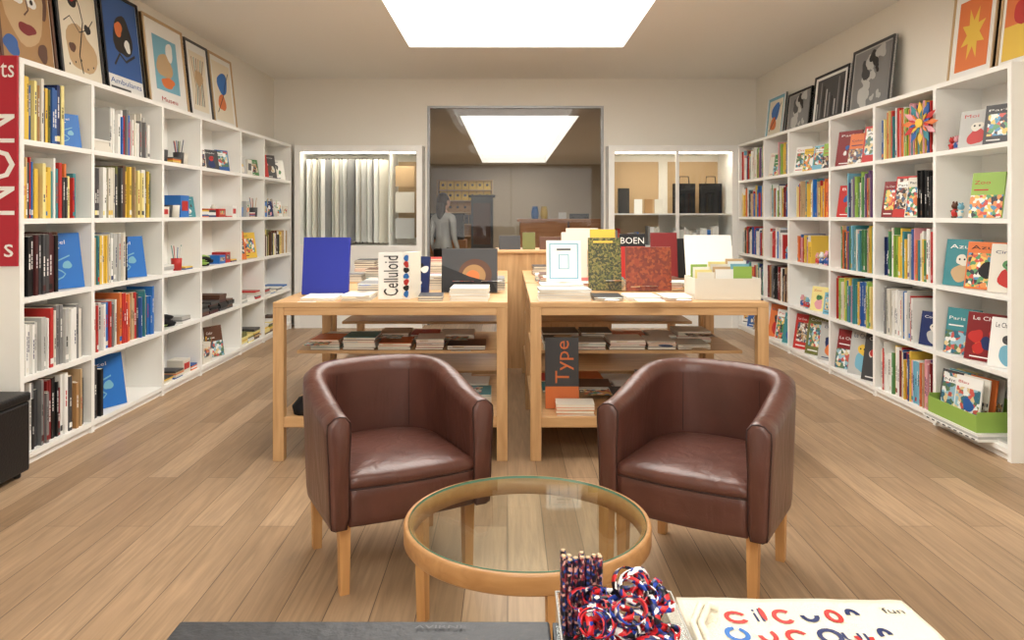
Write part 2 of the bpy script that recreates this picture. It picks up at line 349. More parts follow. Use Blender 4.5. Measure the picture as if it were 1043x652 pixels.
def fill(mb,s,xf,ya,yb,z,spec,r,thin=False,hmax=0.40):
    ya+=0.03; yb-=0.03; L=yb-ya; y=ya
    for sp in spec:
        k,fr=sp[0],sp[1]; ye=min(y+L*fr,yb)
        if k=='b':
            pal=PAL[sp[2]]; h0,h1=sp[3],sp[4]; cur=r.choice(pal); hc=r.uniform(h0,h1); dd=r.uniform(.17,.22)
            while True:
                tk=r.uniform(0.006,0.022) if thin else r.uniform(0.010,0.034)
                if y+tk>ye: break
                if r.random()<0.78: cur=r.choice(pal); hc=r.uniform(h0,h1); dd=r.uniform(.16,.23)
                ins=r.uniform(0.012,0.045)
                x0,x1=sorted((xf+s*ins,xf+s*(ins+dd)))
                mb.box(x0,x1,y,y+tk-0.001,z,z+hc,'c_'+cur)
                mb.box(x0+0.004,x1-0.004,y+0.002,y+tk-0.003,z+hc-0.002,z+hc+0.0006,'paper')
                xs=xf+s*(ins-0.0008); xa,xb=sorted((xs,xf+s*(ins+0.001)))
                q=r.random()
                if q<0.8:
                    lc='c_'+('white' if cur in('black','dgrey','maroon','dblue','brown','dred','blue') else r.choice(['black','dgrey','red','dblue','white']))
                    q0=.45 if q<.4 else .3; zz=z+hc*q0
                    for _ in range(r.randint(2,5)):
                        l=hc*r.uniform(.03,.12)
                        if zz+l>z+hc*.93: break
                        mb.box(xa,xb,y+tk*.32,y+tk*.64,zz,zz+l,lc); zz+=l+hc*.015
                if r.random()<0.3:
                    mb.box(xa,xb,y+0.0005,y+tk-0.0015,z+hc*.06,z+hc*.15,'c_'+r.choice(pal))
                y+=tk
                if r.random()<0.05: y+=0.015
        elif k=='f':
            n=sp[2]; hs=sp[3] if len(sp)>3 else 0.28; cs=sp[4] if len(sp)>4 else None
            seg=(ye-y)/n
            for i in range(n):
                w=min(max(seg*1.02,.12),hs*r.uniform(.72,.88))
                hh=min(hs*r.uniform(.86,1.05),hmax-.02); yy=y+seg*i+.005
                bg='c_'+(cs[i%len(cs)] if cs else r.choice(PAL['kids']))
                yaw=24; cw=math.cos(math.radians(yaw))*w; sw=math.sin(math.radians(yaw))*w
                if s<0: M=T(xf-.02-sw,yy,z+.003)@RZ(90-yaw)@RX(-10)
                else: M=T(xf+.02,yy+cw,z+.003)@RZ(-90+yaw)@RX(-10)
                art=blueart if bg=='c_skyb' else None
                cover(mb,M,w,hh,.012,bg,seed=r.random(),art=art)
                if n>1 or r.random()<.5: cover(mb,M@T(.012,.014,0),w,hh*.96,.012,'c_'+r.choice(PAL['kids']))
        elif k=='s':
            n=sp[2]; pal=PAL[sp[3]]; yy=y+.01
            while yy+0.14<ye:
                zz=z; w=r.uniform(.16,.24); d=r.uniform(.2,.26)
                if yy+w>ye: w=ye-yy
                for i in range(r.randint(max(1,n-1),n+2)):
                    tk=r.uniform(.008,.028); o=r.uniform(-.008,.008)
                    x0,x1=sorted((xf+s*.02+o,xf+s*(.02+d)))
                    mb.box(x0,x1,yy+o,yy+w+o-.01,zz,zz+tk,'c_'+r.choice(pal)); zz+=tk
                yy+=w+.012
        elif k=='t':
            yy=y+.04
            while yy<ye-.03: toy(mb,xf+s*r.uniform(.045,.07),yy,z,r); yy+=r.uniform(.06,.09)
        elif k=='m':
            yy=y+.01
            while yy<ye-.08:
                q=r.random(); xx=xf+s*r.uniform(.06,.09)
                if q<.25:
                    mb.lathe([(0.001,z),(.038,z),(.044,z+.10),(.040,z+.10),(.035,z+.006),(0.001,z+.006)],'c_'+r.choice(['white','red','dgrey','skyb','lgrey','offw']),14,T(xx,yy+.04,0)); 
                    if r.random()<.6:
                        for i in range(8):
                            a=r.uniform(0,6.28); mb.tube([(xx+.01*math.cos(a),yy+.04+.01*math.sin(a),z+.01),(xx+.04*math.cos(a),yy+.04+.04*math.sin(a),z+.19+.02*r.random())],.0035,'c_'+r.choice(PAL['kids']),5)
                    yy+=.10
                elif q<.6:
                    w=r.uniform(.09,.18); h=r.uniform(.07,.19)
                    x0,x1=sorted((xf+s*.035,xf+s*.17)); c='c_'+r.choice(['white','red','white','skyb','lgrey','offw','orange','offw'])
                    mb.box(x0,x1,yy,yy+w,z,z+h,c)
                    xa,xb=sorted((xf+s*.033,xf+s*.037)); mb.box(xa,xb,yy+w*.15,yy+w*.85,z+h*.3,z+h*.75,r.choice(['print_kids','print_muted','c_red','c_dgrey'])); yy+=w+.012
                elif q<.7: toy(mb,xx,yy+.04,z,r); yy+=.08
                elif q<.84:
                    w=.15
                    x0,x1=sorted((xf+s*.03,xf+s*.22))
                    for i in range(r.randint(2,6)): mb.box(x0,x1,yy,yy+w,z+.012*i,z+.012*i+.011,'c_'+r.choice(PAL['mix']))
                    yy+=w+.02
                else:
                    w=.13
                    if s<0: M=T(xf-.03-w*.4,yy,z+.002)@RZ(66)@RX(-12)
                    else: M=T(xf+.03,yy+w,z+.002)@RZ(-66)@RX(-12)
                    cover(mb,M,w,.18,.006,'c_'+r.choice(PAL['kids']),seed=r.random()); yy+=w+.02
        elif k=='c':
            n=7
            for i in range(n):
                a=r.uniform(0,6.28); 
                mb.lathe([(.001,0),(.09,0.005),(.10,.03),(.06,.05),(.001,.052)],'cloth_black' if r.random()<.75 else 'c_lime',9,T(xf+s*.13+r.uniform(-.02,.02),(y+ye)/2+r.uniform(-.1,.1),z+0.010*i)@RZ(math.degrees(a))@Matrix.Diagonal((1,1.2,.7,1)))
        y=ye
LEFT=[
 [[('b',.66,'col1',.30,.37),('f',.30,1,.24,['skyb'])],[('b',.86,'bold',.24,.36)],[('b',.58,'dark',.33,.36),('f',.40,1,.35,['skyb'])],[('b',.42,'white2',.27,.31),('b',.55,'white',.30,.37)],[('b',.97,'dark2',.28,.38)]],
 [[('s',.25,4,'white'),('b',.6,'white',.25,.33)],[('b',.9,'yel',.30,.37)],[('b',.50,'mix',.30,.34),('f',.34,1,.34,['skyb'])],[('b',.38,'white',.28,.34),('b',.55,'bold',.28,.36)],[('b',.14,'dark',.3,.36),('f',.52,1,.40,['skyb'])]],
 [[('m',.98)],[('m',.98)],[('s',.5,1,'white'),('m',.48)],[('c',.5),('s',.45,4,'white')],[('s',.6,3,'mix'),('m',.4)]],
 [[('f',.9,3,.2)],[('s',.4,2,'mix'),('m',.58)],[('c',.5),('m',.48)],[('s',.95,5,'dark')],[('m',.4),('f',.4,1,.28,['brown'])]],
 [[('m',.98)],[('m',.98)],[('f',.9,2,.28,['orange','yellow'])],[('s',.95,3,'white')],[('s',.95,5,'yel')]],
 [[('f',.95,3,.28,['red','dgrey','white'])],[('m',.98)],[('b',.9,'yel',.22,.3)],[('s',.95,3,'white')],[('s',.95,6,'yel')]],
]
RIGHT=[
 [[('e',.1),('f',.65,2,.27,['dgrey','lgrey']),('t',.2)],[('e',.3),('f',.38,1,.27,['lime']),('t',.25)],[('f',.98,3,.31,['offw','orange','teal'])],[('f',.98,3,.31,['white','dred','teal'])],[('s',.27,1,'white')]],
 [[('b',.97,'kids2',.30,.37)],[('b',.3,'dark',.28,.33),('f',.66,3,.30,['offw','red','dred'])],[('b',.92,'kids',.28,.37)],[('f',.35,1,.25,['dblue']),('b',.58,'white',.30,.36)],[('b',.94,'kids',.28,.37)]],
 [[('f',.97,3,.30,['red','orange','dred'])],[('b',.65,'kids',.28,.38),('f',.28,1,.30,['red'])],[('b',.85,'kids',.30,.38)],[('b',.95,'kids2',.3,.38)],[('f',.98,3,.38,['dgrey','lgrey','dred'])]],
 [[('f',.97,4,.25,['lime','cyan','yellow','white','pink'])],[('b',.88,'bold',.25,.36)],[('t',.5),('b',.35,'kids2',.2,.28)],[('f',.6,2,.22,['cyan','lyellow']),('t',.28)],[('f',.98,3,.38,['lgrey','olive','red','white'])]],
 [[('b',.5,'kids2',.26,.36),('f',.45,2,.26)],[('b',.9,'kids',.26,.36)],[('t',.3),('b',.6,'white',.25,.33)],[('b',.95,'dark2',.26,.36)],[('f',.97,3,.34,['teal','white','orange'])]],
 [[('b',.95,'kids',.26,.36)],[('b',.95,'bold',.26,.36)],[('b',.95,'mix',.25,.33)],[('b',.95,'kids',.26,.36)],[('f',.97,4,.34,['olive','orange','blue','white'])]],
]
for s,xf,bays,data in ((-1,-2.67,LB,LEFT),(1,2.84,RB,RIGHT)):
    for i,colm in enumerate(data):
        mb=MB()
        for j,spec in enumerate(colm):
            fill(mb,s,xf,bays[i],bays[i+1],ZR[4-j]+.0005,spec,random.Random(100*i+j+(7 if s>0 else 3)),thin=(s>0))
        mb.build('shelf_books' if not(s<0 and i in(2,3,4)) else 'shelf_gift_items')
# pinwheel flower on the right shelf
mb=MB(); M=T(2.785,5.10,2.02)@RZ(-72)
fc=['c_orange','c_red','c_blue','c_yellow','c_teal','c_pink']
for i in range(12):
    a=2*math.pi*i/12; c,sn=math.cos(a),math.sin(a)
    mb.add([(0.02*c,0,.02*sn),(.10*math.cos(a-.2),-.004,.10*math.sin(a-.2)),(.15*c,-.008,.15*sn),(.10*math.cos(a+.2),-.004,.10*math.sin(a+.2))],[(0,1,2,3)],fc[i%6],M=M)
    mb.add([(0.02*math.cos(a+.26),-.002,.02*math.sin(a+.26)),(.06*math.cos(a+.1),-.012,.06*math.sin(a+.1)),(.09*math.cos(a+.26),-.014,.09*math.sin(a+.26)),(.06*math.cos(a+.42),-.012,.06*math.sin(a+.42))],[(0,1,2,3)],fc[(i+2)%6],M=M)
mb.disc(0,0,.03,'c_yellow',M,.016); mb.tube([(0,.004,0),(0,.004,-.19)],.004,'c_green',6,M); mb.build('paper_flower_ornament')
# flat printed boards with a green magazine tray on them
mb=MB()
for i in range(3): mb.box(2.75+.004*i,3.05,4.42+.006*i,5.0-.004*i,.0705+.014*i,.084+.014*i,['c_white','c_lgrey','c_white'][i])
for i in range(9): mb.box(2.749,2.7525,4.45+.06*i,4.48+.06*i,.073,.081,'c_dgrey')
mb.build('printed_boards')
mb=MB()
x0,x1,y0,y1,z=2.765,3.03,4.46,4.97,.1135
mb.box(x0,x1,y0,y1,z,z+.01,'c_lime'); mb.box(x0,x0+.006,y0,y1,z+.01,z+.10,'c_lime'); mb.box(x1-.006,x1,y0,y1,z+.01,z+.17,'c_lime')
for yy in (y0,y1-.006): mb.box(x0+.006,x1-.006,yy,yy+.006,z+.01,z+.12,'c_lime')
for i in range(8):
    M=T(x0+.015+.022*i,y0+.27+.19*(i%2),z+.012)@RZ(-78)@RX(-8)
    cover(mb,M,.20,.28,.008,'c_'+['white','dgrey','offw','teal','orange','lyellow','lgrey','white'][i],seed=i+.5)
mb.build('magazine_tray')
# sign on shelf end
mb=MB(); M=T(-2.98,4.122,1.12)
mb.box(0,.305,0,.014,0,1.15,'c_signred',M); 
mb.text('ts',.215,1.03,.075,.08,'c_white',M); 
mb.text('NON',0,0,1,1,'c_white',M@T(.295,0,.28)@RY(-90)@Matrix.Diagonal((.55,1,.24,1)))
mb.text('s',.235,.05,.05,.07,'c_white',M)
mb.build('red_shelf_sign')
# ------------------------------------------------------------ framed pictures on shelf tops
def framed(side,ya,yb,h,frame,art,fw=.022,matc='c_offw'):
    mb=MB(); w=abs(yb-ya); tilt=6
    if side<0: M=T(-2.84,ya,2.270)@RZ(90)@RX(-tilt)
    else: M=T(3.03,yb,2.270)@RZ(-90)@RX(-tilt)
    mb.box(0,w,0.004,.02,0,h,matc,M)
    mb.box(0,fw,-.006,.024,0,h,frame,M); mb.box(w-fw,w,-.006,.024,0,h,frame,M); mb.box(fw,w-fw,-.006,.024,0,fw,frame,M); mb.box(fw,w-fw,-.006,.024,h-fw,h,frame,M)
    art(mb,M@T(0,0.003,0),w,h); mb.build('framed_print')
def a1(mb,M,w,h):
    mb.rect(.03,.03,w-.06,h-.06,'c_khaki',M,.0004); blob(mb,M,w*.5,h*.45,w*.32,'c_tan',.001,1,h*.3); blob(mb,M,w*.45,h*.78,w*.3,'c_dblue',.0015,2,h*.1)
    for u in(.38,.62): blob(mb,M,w*u,h*.52,w*.08,'c_white',.002,3); mb.disc(w*u,h*.52,w*.03,'c_black',M,.0025)
    blob(mb,M,w*.5,h*.3,w*.14,'c_dred',.002,4,h*.05); blob(mb,M,w*.2,h*.14,w*.14,'c_blue',.002,5,h*.07); blob(mb,M,w*.75,h*.15,w*.1,'c_brown',.002,6)
    mb.stroke([(w*.5,h*.6),(w*.55,h*.45),(w*.47,h*.4)],.012,'c_brown',M,.0026); blob(mb,M,w*.8,h*.6,w*.1,'c_brown',.0008,9,h*.2)
def a2(mb,M,w,h):
    mb.rect(.03,.03,w-.06,h-.06,'c_wallart',M,.0004); blob(mb,M,w*.5,h*.3,w*.34,'c_tan',.0006,9,h*.2)
    mb.stroke([(w*.5,h*.1),(w*.45,h*.25),(w*.5,h*.35),(w*.6,h*.55),(w*.55,h*.68),(w*.45,h*.8)],.012,'c_black',M,.001)
    blob(mb,M,w*.4,h*.74,w*.14,'c_black',.001,2); blob(mb,M,w*.38,h*.74,w*.08,'c_red',.0015,4); blob(mb,M,w*.7,h*.5,w*.07,'c_black',.001,7); blob(mb,M,w*.3,h*.3,w*.07,'c_brown',.001,8)
    mb.stroke([(w*.15,h*.5),(w*.3,h*.56),(w*.5,h*.45),(w*.7,h*.5),(w*.85,h*.6)],.008,'c_black',M,.0012)
    for i in range(5): mb.disc(w*(.2+.14*i),h*(.15+.03*(i%3)),.008,'c_black',M,.0014,8)
def a3(mb,M,w,h):
    mb.rect(.03,h*.2,w-.06,h*.77,'c_blue',M,.0004); blob(mb,M,w*.52,h*.6,w*.22,'c_black',.001,3,h*.22); blob(mb,M,w*.42,h*.66,w*.1,'c_orange',.0015,2); blob(mb,M,w*.62,h*.52,w*.08,'c_white',.0015,5)
    mb.text('Ambulants',w*.1,h*.12,w*.8,h*.05,'c_blue',M); mb.rect(w*.1,h*.07,w*.5,h*.02,'c_dgrey',M,.001); mb.stroke([(w*.25,h*.3),(w*.4,h*.42),(w*.55,h*.36),(w*.8,h*.45)],.02,'c_black',M,.0012)
def a4(mb,M,w,h):
    mb.rect(w*.2,h*.22,w*.6,h*.60,'c_cyan',M,.0006); blob(mb,M,w*.45,h*.5,w*.18,'c_tan',.001,3,h*.15); blob(mb,M,w*.5,h*.32,w*.17,'c_orange',.0014,2,h*.06); blob(mb,M,w*.6,h*.68,w*.1,'c_white',.0016,6); mb.text('Museu',w*.3,h*.1,w*.4,h*.05,'c_red',M,.001)
def a5(mb,M,w,h):
    mb.rect(w*.16,h*.13,w*.68,h*.74,'c_wallart',M,.0006)
    for i in range(6): mb.stroke([(w*(.25+.08*i),h*.2),(w*(.35+.06*i),h*.4),(w*(.3+.07*i),h*.6),(w*(.25+.1*i),h*.8)],.014,['c_khaki','c_teal','c_brown'][i%3],M,.001+.0003*i)
    blob(mb,M,w*.5,h*.55,w*.16,'c_tan',.003,4)
def a6(mb,M,w,h):
    mb.rect(w*.12,h*.1,w*.76,h*.8,'c_wallart',M,.0006); blob(mb,M,w*.5,h*.62,w*.2,'c_skyb',.001,1); blob(mb,M,w*.42,h*.35,w*.15,'c_orange',.0012,3); mb.stroke([(w*.2,h*.2),(w*.5,h*.45),(w*.6,h*.6),(w*.8,h*.8)],.012,'c_black',M,.0016)
def a7(mb,M,w,h):
    mb.rect(w*.1,h*.1,w*.8,h*.8,'c_dgrey',M,.0006)
    for i in range(9): mb.rect(w*(.13+.085*i),h*.14,w*.03,h*(.3+.08*((i*5)%6)),['c_lgrey','c_grey','c_black'][i%3],M,.001)
def a8(mb,M,w,h):
    mb.rect(w*.06,h*.06,w*.88,h*.88,'c_grey',M,.0006); r=random.Random(3)
    for i in range(14): blob(mb,M,w*r.uniform(.2,.8),h*r.uniform(.15,.85),w*r.uniform(.04,.12),r.choice(['c_black','c_lgrey','c_dgrey','c_lgrey']),.001+.0002*i,i,amp=.6)
def a9(mb,M,w,h):
    mb.rect(w*.14,h*.14,w*.72,h*.72,'c_orange',M,.0006); n=16
    vs=[(w*.5+w*(.28 if i%2 else .14)*math.cos(2*math.pi*i/n),-.001,h*.5+h*(.28 if i%2 else .13)*math.sin(2*math.pi*i/n)) for i in range(n)]
    mb.add(vs+[(w*.5,-.001,h*.5)],[(i,(i+1)%n,n) for i in range(n)],'c_yellow',M=M)
def a10(mb,M,w,h):
    mb.rect(w*.1,h*.1,w*.8,h*.8,'c_orange',M,.0006); mb.rect(w*.1,h*.1,w*.8,h*.3,'c_yellow',M,.0008); blob(mb,M,w*.5,h*.5,w*.2,'c_red',.001,4)
framed(-1,4.24,4.78,.80,'c_brown',a1); framed(-1,4.83,5.34,.80,'c_dgrey',a2); framed(-1,5.38,5.95,.78,'c_black',a3,matc='c_white')
framed(-1,6.02,6.76,.76,'c_tan',a4,matc='c_white'); framed(-1,6.80,7.32,.74,'c_dgrey',a5,matc='c_white'); framed(-1,7.35,7.96,.74,'c_tan',a6,matc='c_white')
framed(1,8.36,8.92,.50,'c_white',a6,.015,'c_cyan'); framed(1,7.62,8.26,.44,'c_black',a8); framed(1,6.80,7.56,.50,'c_black',a7,matc='c_white'); framed(1,6.02,6.74,.58,'c_dgrey',a8,matc='c_lgrey')
framed(1,4.74,5.22,.66,'c_tan',a9,.014,'c_white'); framed(1,4.28,4.70,.70,'c_tan',a10,.014,'c_white')
# ------------------------------------------------------------ display cabinets in the back wall
def cabinet(x0,x1,kind):
    mb=MB(); y0,y1=9.34,10.0; w='shelf_white'; zt=2.262
    mb.box(x0,x0+.07,y0,y1,0,zt,w); mb.box(x1-.07,x1,y0,y1,0,zt,w); mb.box(x0+.07,x1-.07,y0,y1,zt-.08,zt,w); mb.box(x0+.07,x1-.07,y1-.02,y1,0,zt-.08,'wall_paint')
    mb.box(x0+.07,x1-.07,y0+.005,y1-.02,.96,1.02,w); mb.box(x0+.07,x1-.07,y0+.01,y0+.03,.0,.96,w)
    mb.box(x0+.1,x1-.1,y0+.05,y0+.11,zt-.095,zt-.081,'lamp_glow')
    if kind==0:
        mb.box(x0+.07,x1-.07,y0+.012,y0+.018,1.02,zt-.08,'clear_glass')
        r=random.Random(5); x=x0+.16; i=0
        while x<x0+1.08:
            a=r.uniform(30,68); l=r.uniform(.05,.09)
            mb.box(-l,l,-.006,.006,1.05+r.uniform(0,.03),2.10,['c_white','c_offw','c_lgrey','c_white','c_grey'][i%5],T(x,9.56+.02*(i%3),0)@RZ(a))
            mb.box(l,l+.008,-.01,.01,1.04,2.12,'c_grey' if i%2 else 'c_dgrey',T(x,9.56+.02*(i%3),0)@RZ(a))
            x+=r.uniform(.04,.07); i+=1
        mb.box(x1-.42,x1-.40,y0+.02,y1-.02,1.02,zt-.08,w)
        mb.box(x1-.38,x1-.1,y1-.04,y1-.022,1.1,2.1,'c_tan')
        for k in range(3): mb.box(x1-.36,x1-.12,y0+.2,y0+.22,1.1+.33*k,1.36+.33*k,['c_lgrey','c_offw','c_tan'][k])
    else:
        xm=x0+.85
        mb.box(xm-.02,xm+.02,y0+.0,y0+.03,1.02,zt-.08,w)
        mb.box(x0+.07,xm,y0+.012,y0+.018,1.02,zt-.08,'clear_glass'); mb.box(xm,x1-.07,y0+.018,y0+.024,1.02,zt-.08,'clear_glass')
        mb.box(x0+.07,x1-.07,y0+.04,y1-.02,1.40,1.42,w)
        mb.box(x0+.07,x0+.74,y1-.03,y1-.022,1.02,2.1,'c_tan'); mb.box(x0+.86,x1-.08,y1-.03,y1-.022,1.42,2.1,'c_tan')
        for bx in (xm+.02,xm+.36):
            mb.box(bx,bx+.27,9.62,9.72,1.42,1.80,'cloth_black'); mb.tube([(bx+.07,9.66,1.79),(bx+.08,9.66,1.89),(bx+.19,9.66,1.89),(bx+.20,9.66,1.79)],.007,'cloth_black')
        mb.box(x0+.16,x0+.30,9.62,9.68,1.42,1.74,'c_black')
        for k in range(3): mb.box(x0+.36+.13*k,x0+.46+.13*k,9.6,9.62,1.42,1.60,['c_white','c_khaki','c_offw'][k])
        r=random.Random(9); x=x0+.1
        while x<x1-.2:
            h=r.uniform(.14,.24); t_=r.uniform(.02,.05); mb.box(x,x+t_,9.5,9.7,1.0205,1.02+h,'c_'+r.choice(PAL['white'])); x+=t_+(.003 if r.random()<.8 else .12)
    mb.build('display_cabinet')
cabinet(-2.635,-1.056,0); cabinet(1.25,2.85,1)
# ------------------------------------------------------------ display tables
def table(x0,x1,y0,y1):
    mb=MB(); zt=.904; L=.062
    mb.box(x0,x1,y0,y1,zt-.03,zt,'oak_x'); 
    for yy in (y0+.004,y1-.026): mb.box(x0+L,x1-L,yy,yy+.022,zt-.075,zt-.03,'oak_x')
    for xx in (x0+.004,x1-.026): mb.box(xx,xx+.022,y0+L,y1-L,zt-.075,zt-.03,'oak_y')
    for xx in (x0,x1-L):
        for yy in (y0,y1-L): mb.box(xx,xx+L,yy,yy+L,0,zt-.03,'oak_z')
    mb.box(x0+.01,x1-.01,y0+.012,y1-.012,.215,.245,'oak_x'); mb.box(x0+L,x1-L,y0+.006,y0+.03,.19,.25,'oak_x')
    mb.box(x0+.02,x1-.02,y0+.42,y1-.02,.535,.555,'oak_x')
    return mb.build('display_table',.003)
TX=[(-1.335,0.0),(.13,1.485)]
for a,b in TX: table(a,b,4.295,5.50); table(a,b,5.58,6.75)
def stack(mb,x,y,z,w,d,n,pal,tk=(.006,.02),r=R,rot=0,art=False):
    zz=z
    for i in range(n):
        t_=r.uniform(*tk); M=T(x+w/2,y+d/2,zz)@RZ(rot+r.uniform(-3,3))
        c='c_'+r.choice(pal)
        mb.box(-w/2,w/2,-d/2,d/2,0,t_*.15,c,M); mb.box(-w/2+.002,w/2-.002,-d/2+.002,d/2-.002,t_*.15,t_*.85,'paper',M); mb.box(-w/2,w/2,-d/2,d/2,t_*.85,t_,c,M); zz+=t_
    if art:
        M=M@T(-w/2,-d/2,t_+.0002)@RX(-90)@Matrix.Diagonal((1,1,-1,1))
        k=r.randint(0,2)
        if k==0: mb.rect(w*.1,d*.3,w*.8,d*.6,r.choice(['print_muted','print_kids','c_white','print_cool']),M,0.0006)
        elif k==1: mb.rect(w*.1,d*.1,w*.8,d*.12,'c_white',M,.0006); mb.disc(w*.5,d*.6,w*.25,r.choice(['c_red','c_tan','c_white','c_blue']),M,.0006)
        else: mb.rect(w*.15,d*.7,w*.5,d*.1,'c_white',M,.0006); mb.rect(w*.15,d*.15,w*.3,d*.08,'c_yellow',M,.0006)
    return zz
r=random.Random(21)
US=['dgrey','black','white','lgrey','tan','brown','red','offw','teal','grey','white','dblue','orange']
for a,b in TX:
    mb=MB()
    for (z,rows) in ((.5555,(4.735,5.0)),(.2455,(4.36,4.64,4.92,5.2))):
        for y in rows:
            x=a+.10
            while x+.2<b-.08:
                w=min(r.uniform(.17,.24),b-.09-x); n=r.randint(2,5) if z>.5 else r.randint(1,4)
                skip=(z<.3 and y<4.8 and a>0 and x<.52) or (z<.3 and y<4.6 and a<0 and x<-.85)
                if not skip: stack(mb,x,y,z,w,.25,n,US,(.008,.018),r,art=True)
                x+=w+r.uniform(.01,.03)
    mb.build('book_stacks')
mb=MB()
for i in range(5): mb.lathe([(.001,0),(.08,.0),(.09,.04),(.05,.09),(.001,.10)],'cloth_black',10,T(-1.17+.04*i,4.42+.02*(i%2),.246)@RZ(30*i))
mb.build('folded_black_bag')
mb=MB(); M=T(.225,4.50,.247)@RX(-5)
mb.box(0,.20,0,.02,0,.42,'c_dgrey',M); mb.rect(0,0,.2,.13,'c_orange',M,.001)
mb.text('Type',0,0,1,1,'c_orange',M@T(.17,-.001,.15)@RY(-90)@Matrix.Diagonal((.25,1,.11,1)))
mb.build('type_specimen_book')
mb=MB(); stack(mb,.28,4.33,.2455,.22,.14,4,['orange','tan','offw'],(.012,.02),r); mb.build('book_stack')
# --- left table top
zt=.9045
def standing(name,x,y,w,h,bg,art=None,tk=.02,rot=0,z=zt,tilt=8,seed=None):
    mb=MB(); cover(mb,T(x,y,z+.004)@RZ(rot)@RX(-tilt),w,h,tk,bg,art=art,seed=seed)
    M=T(x,y,z+.0005)@RZ(rot); bk=tk+math.sin(math.radians(tilt))*h*.6
    mb.add([(w*.4,bk+.002,h*.55),(w*.6,bk+.002,h*.55),(w*.62,bk+.09,0),(w*.38,bk+.09,0)],[(0,1,2,3)],bg,M=M)
    return mb.build(name)
standing('hardcover_book',-1.276,4.68,.29,.355,'c_royal',rot=-2,tk=.03)
def ecl(mb,M,w,h):
    mb.rect(0,0,w,h,'c_dgrey',M,.0005)
    mb.disc(w*.60,h*.40,w*.30,'c_brown',M,.001,28,h*.36); mb.disc(w*.58,h*.38,w*.21,'c_khaki',M,.0014,26,h*.25); mb.disc(w*.56,h*.36,w*.12,'c_orange',M,.0018,24,h*.14)
    mb.add([(0,-.003,0),(w,-.003,0),(w*.92,-.003,h*.22),(w*.5,-.003,h*.36),(0,-.003,h*.62)],[(0,1,2,3,4)],'c_black',M=M)
standing('photography_book',-.42,4.80,.355,.28,'c_black',art=ecl)
mb=MB(); M=T(-.755,4.42,zt+.001)@RZ(14)
mb.box(0,.14,0,.012,0,.275,'c_white',M); mb.text('Celluloid',0,0,1,1,'c_black',M@T(.115,-.001,.02)@RY(-90)@Matrix.Diagonal((.235,1,.085,1)))
M2=T(-.617,4.455,zt+.001)@RZ(-24)
mb.box(0,.045,0,.13,0,.275,'paper',M2); mb.rect(0.0,0,.05,.275,'c_white',M2,.001)
for i in range(7): blob(mb,M2,.024,.03+.035*i,.018,['c_skyb','c_black','c_red'][i%3],.002,i)
mb.build('film_book')
def cloud(mb,M,w,h):
    r_=random.Random(5)
    for i in range(9): blob(mb,M,w*r_.uniform(.2,.8),h*r_.uniform(.15,.85),w*r_.uniform(.08,.2),['c_black','c_white','c_skyb'][i%3],.001+.0003*i,i)
standing('illustrated_book',-.60,4.62,.12,.24,'c_dblue',art=cloud,rot=-15)
mb=MB()
stack(mb,-.33,4.34,zt,.22,.26,4,['white','offw','white'],(.012,.02),r); stack(mb,-.36,4.64,zt,.2,.1,2,['white'],(.01,.014),r)
stack(mb,-.96,4.36,zt,.17,.24,3,['lgrey','offw'],(.008,.012),r,art=True); stack(mb,-1.2,4.36,zt,.2,.26,2,['white','grey'],(.006,.01),r,art=True)
stack(mb,-.52,4.36,zt,.14,.2,2,['dgrey','white'],(.01,.016),r)
for i in range(5): stack(mb,-.95+.19*i,4.98+.02*(i%2),zt,.17,.24,r.randint(4,7),['dgrey','white','brown','grey','lgrey','black'],(.012,.018),r,art=True)
for i in range(2): stack(mb,-.93+.19*i,4.68,zt,.15,.22,r.randint(3,5),['white','grey','lgrey'],(.01,.018),r,art=True)
mb.build('book_stacks')
# --- right table top
mb=MB()
stack(mb,.18,4.34,zt,.3,.22,4,['white','lgrey','offw'],(.014,.02),r); stack(mb,.2,4.58,zt,.26,.2,4,['white','grey'],(.015,.02),r)
stack(mb,.5,4.36,zt,.17,.24,2,['lgrey','white','black'],(.01,.014),r,art=True); stack(mb,.69,4.36,zt,.19,.24,2,['dgrey','white'],(.010,.014),r,art=True); stack(mb,.90,4.36,zt,.17,.24,2,['dred','offw'],(.008,.014),r,art=True)
for i in range(6): stack(mb,.22+.2*i,5.12,zt,.17,.26,r.randint(2,7),['dgrey','white','brown','teal','lgrey','red','yellow'],(.01,.018),r,art=True)
mb.build('book_stacks')
def wb(mb,M,w,h):
    mb.rect(0,0,w,h,'c_white',M,.0005); mb.rect(w*.08,h*.07,w*.84,h*.86,'c_cyan',M,.001); mb.rect(w*.12,h*.1,w*.76,h*.8,'c_white',M,.0015); mb.rect(w*.35,h*.3,w*.3,h*.36,'c_cyan',M,.002); mb.rect(w*.38,h*.32,w*.24,h*.32,'c_white',M,.0025); mb.rect(w*.3,h*.76,w*.4,h*.04,'c_dgrey',M,.0025)
standing('white_cover_book',.24,4.66,.215,.255,'c_white',art=wb,z=.985)
def moss(mb,M,w,h): mb.rect(0,0,w,h,'print_moss',M); mb.rect(w*.15,h*.9,w*.6,h*.04,'c_yellow',M,.002)
def rust(mb,M,w,h): mb.rect(0,0,w,h,'print_rust',M); mb.rect(w*.1,h*.08,w*.2,h*.02,'c_tan',M,.002)
standing('nature_book',.53,4.93,.215,.345,'c_olive',art=moss); standing('rust_cover_book',.77,4.90,.295,.285,'c_brown',art=rust)
mb=MB(); x0,x1,y0,y1=1.09,1.475,4.40,4.66
for b in [(x0,x1,y0,y0+.006,zt,zt+.125),(x0,x1,y1-.006,y1,zt,zt+.125),(x0,x0+.006,y0+.006,y1-.006,zt,zt+.125),(x1-.006,x1,y0+.006,y1-.006,zt,zt+.125),(x0+.006,x1-.006,y0+.006,y1-.006,zt,zt+.005)]: mb.box(*b,'c_offw')
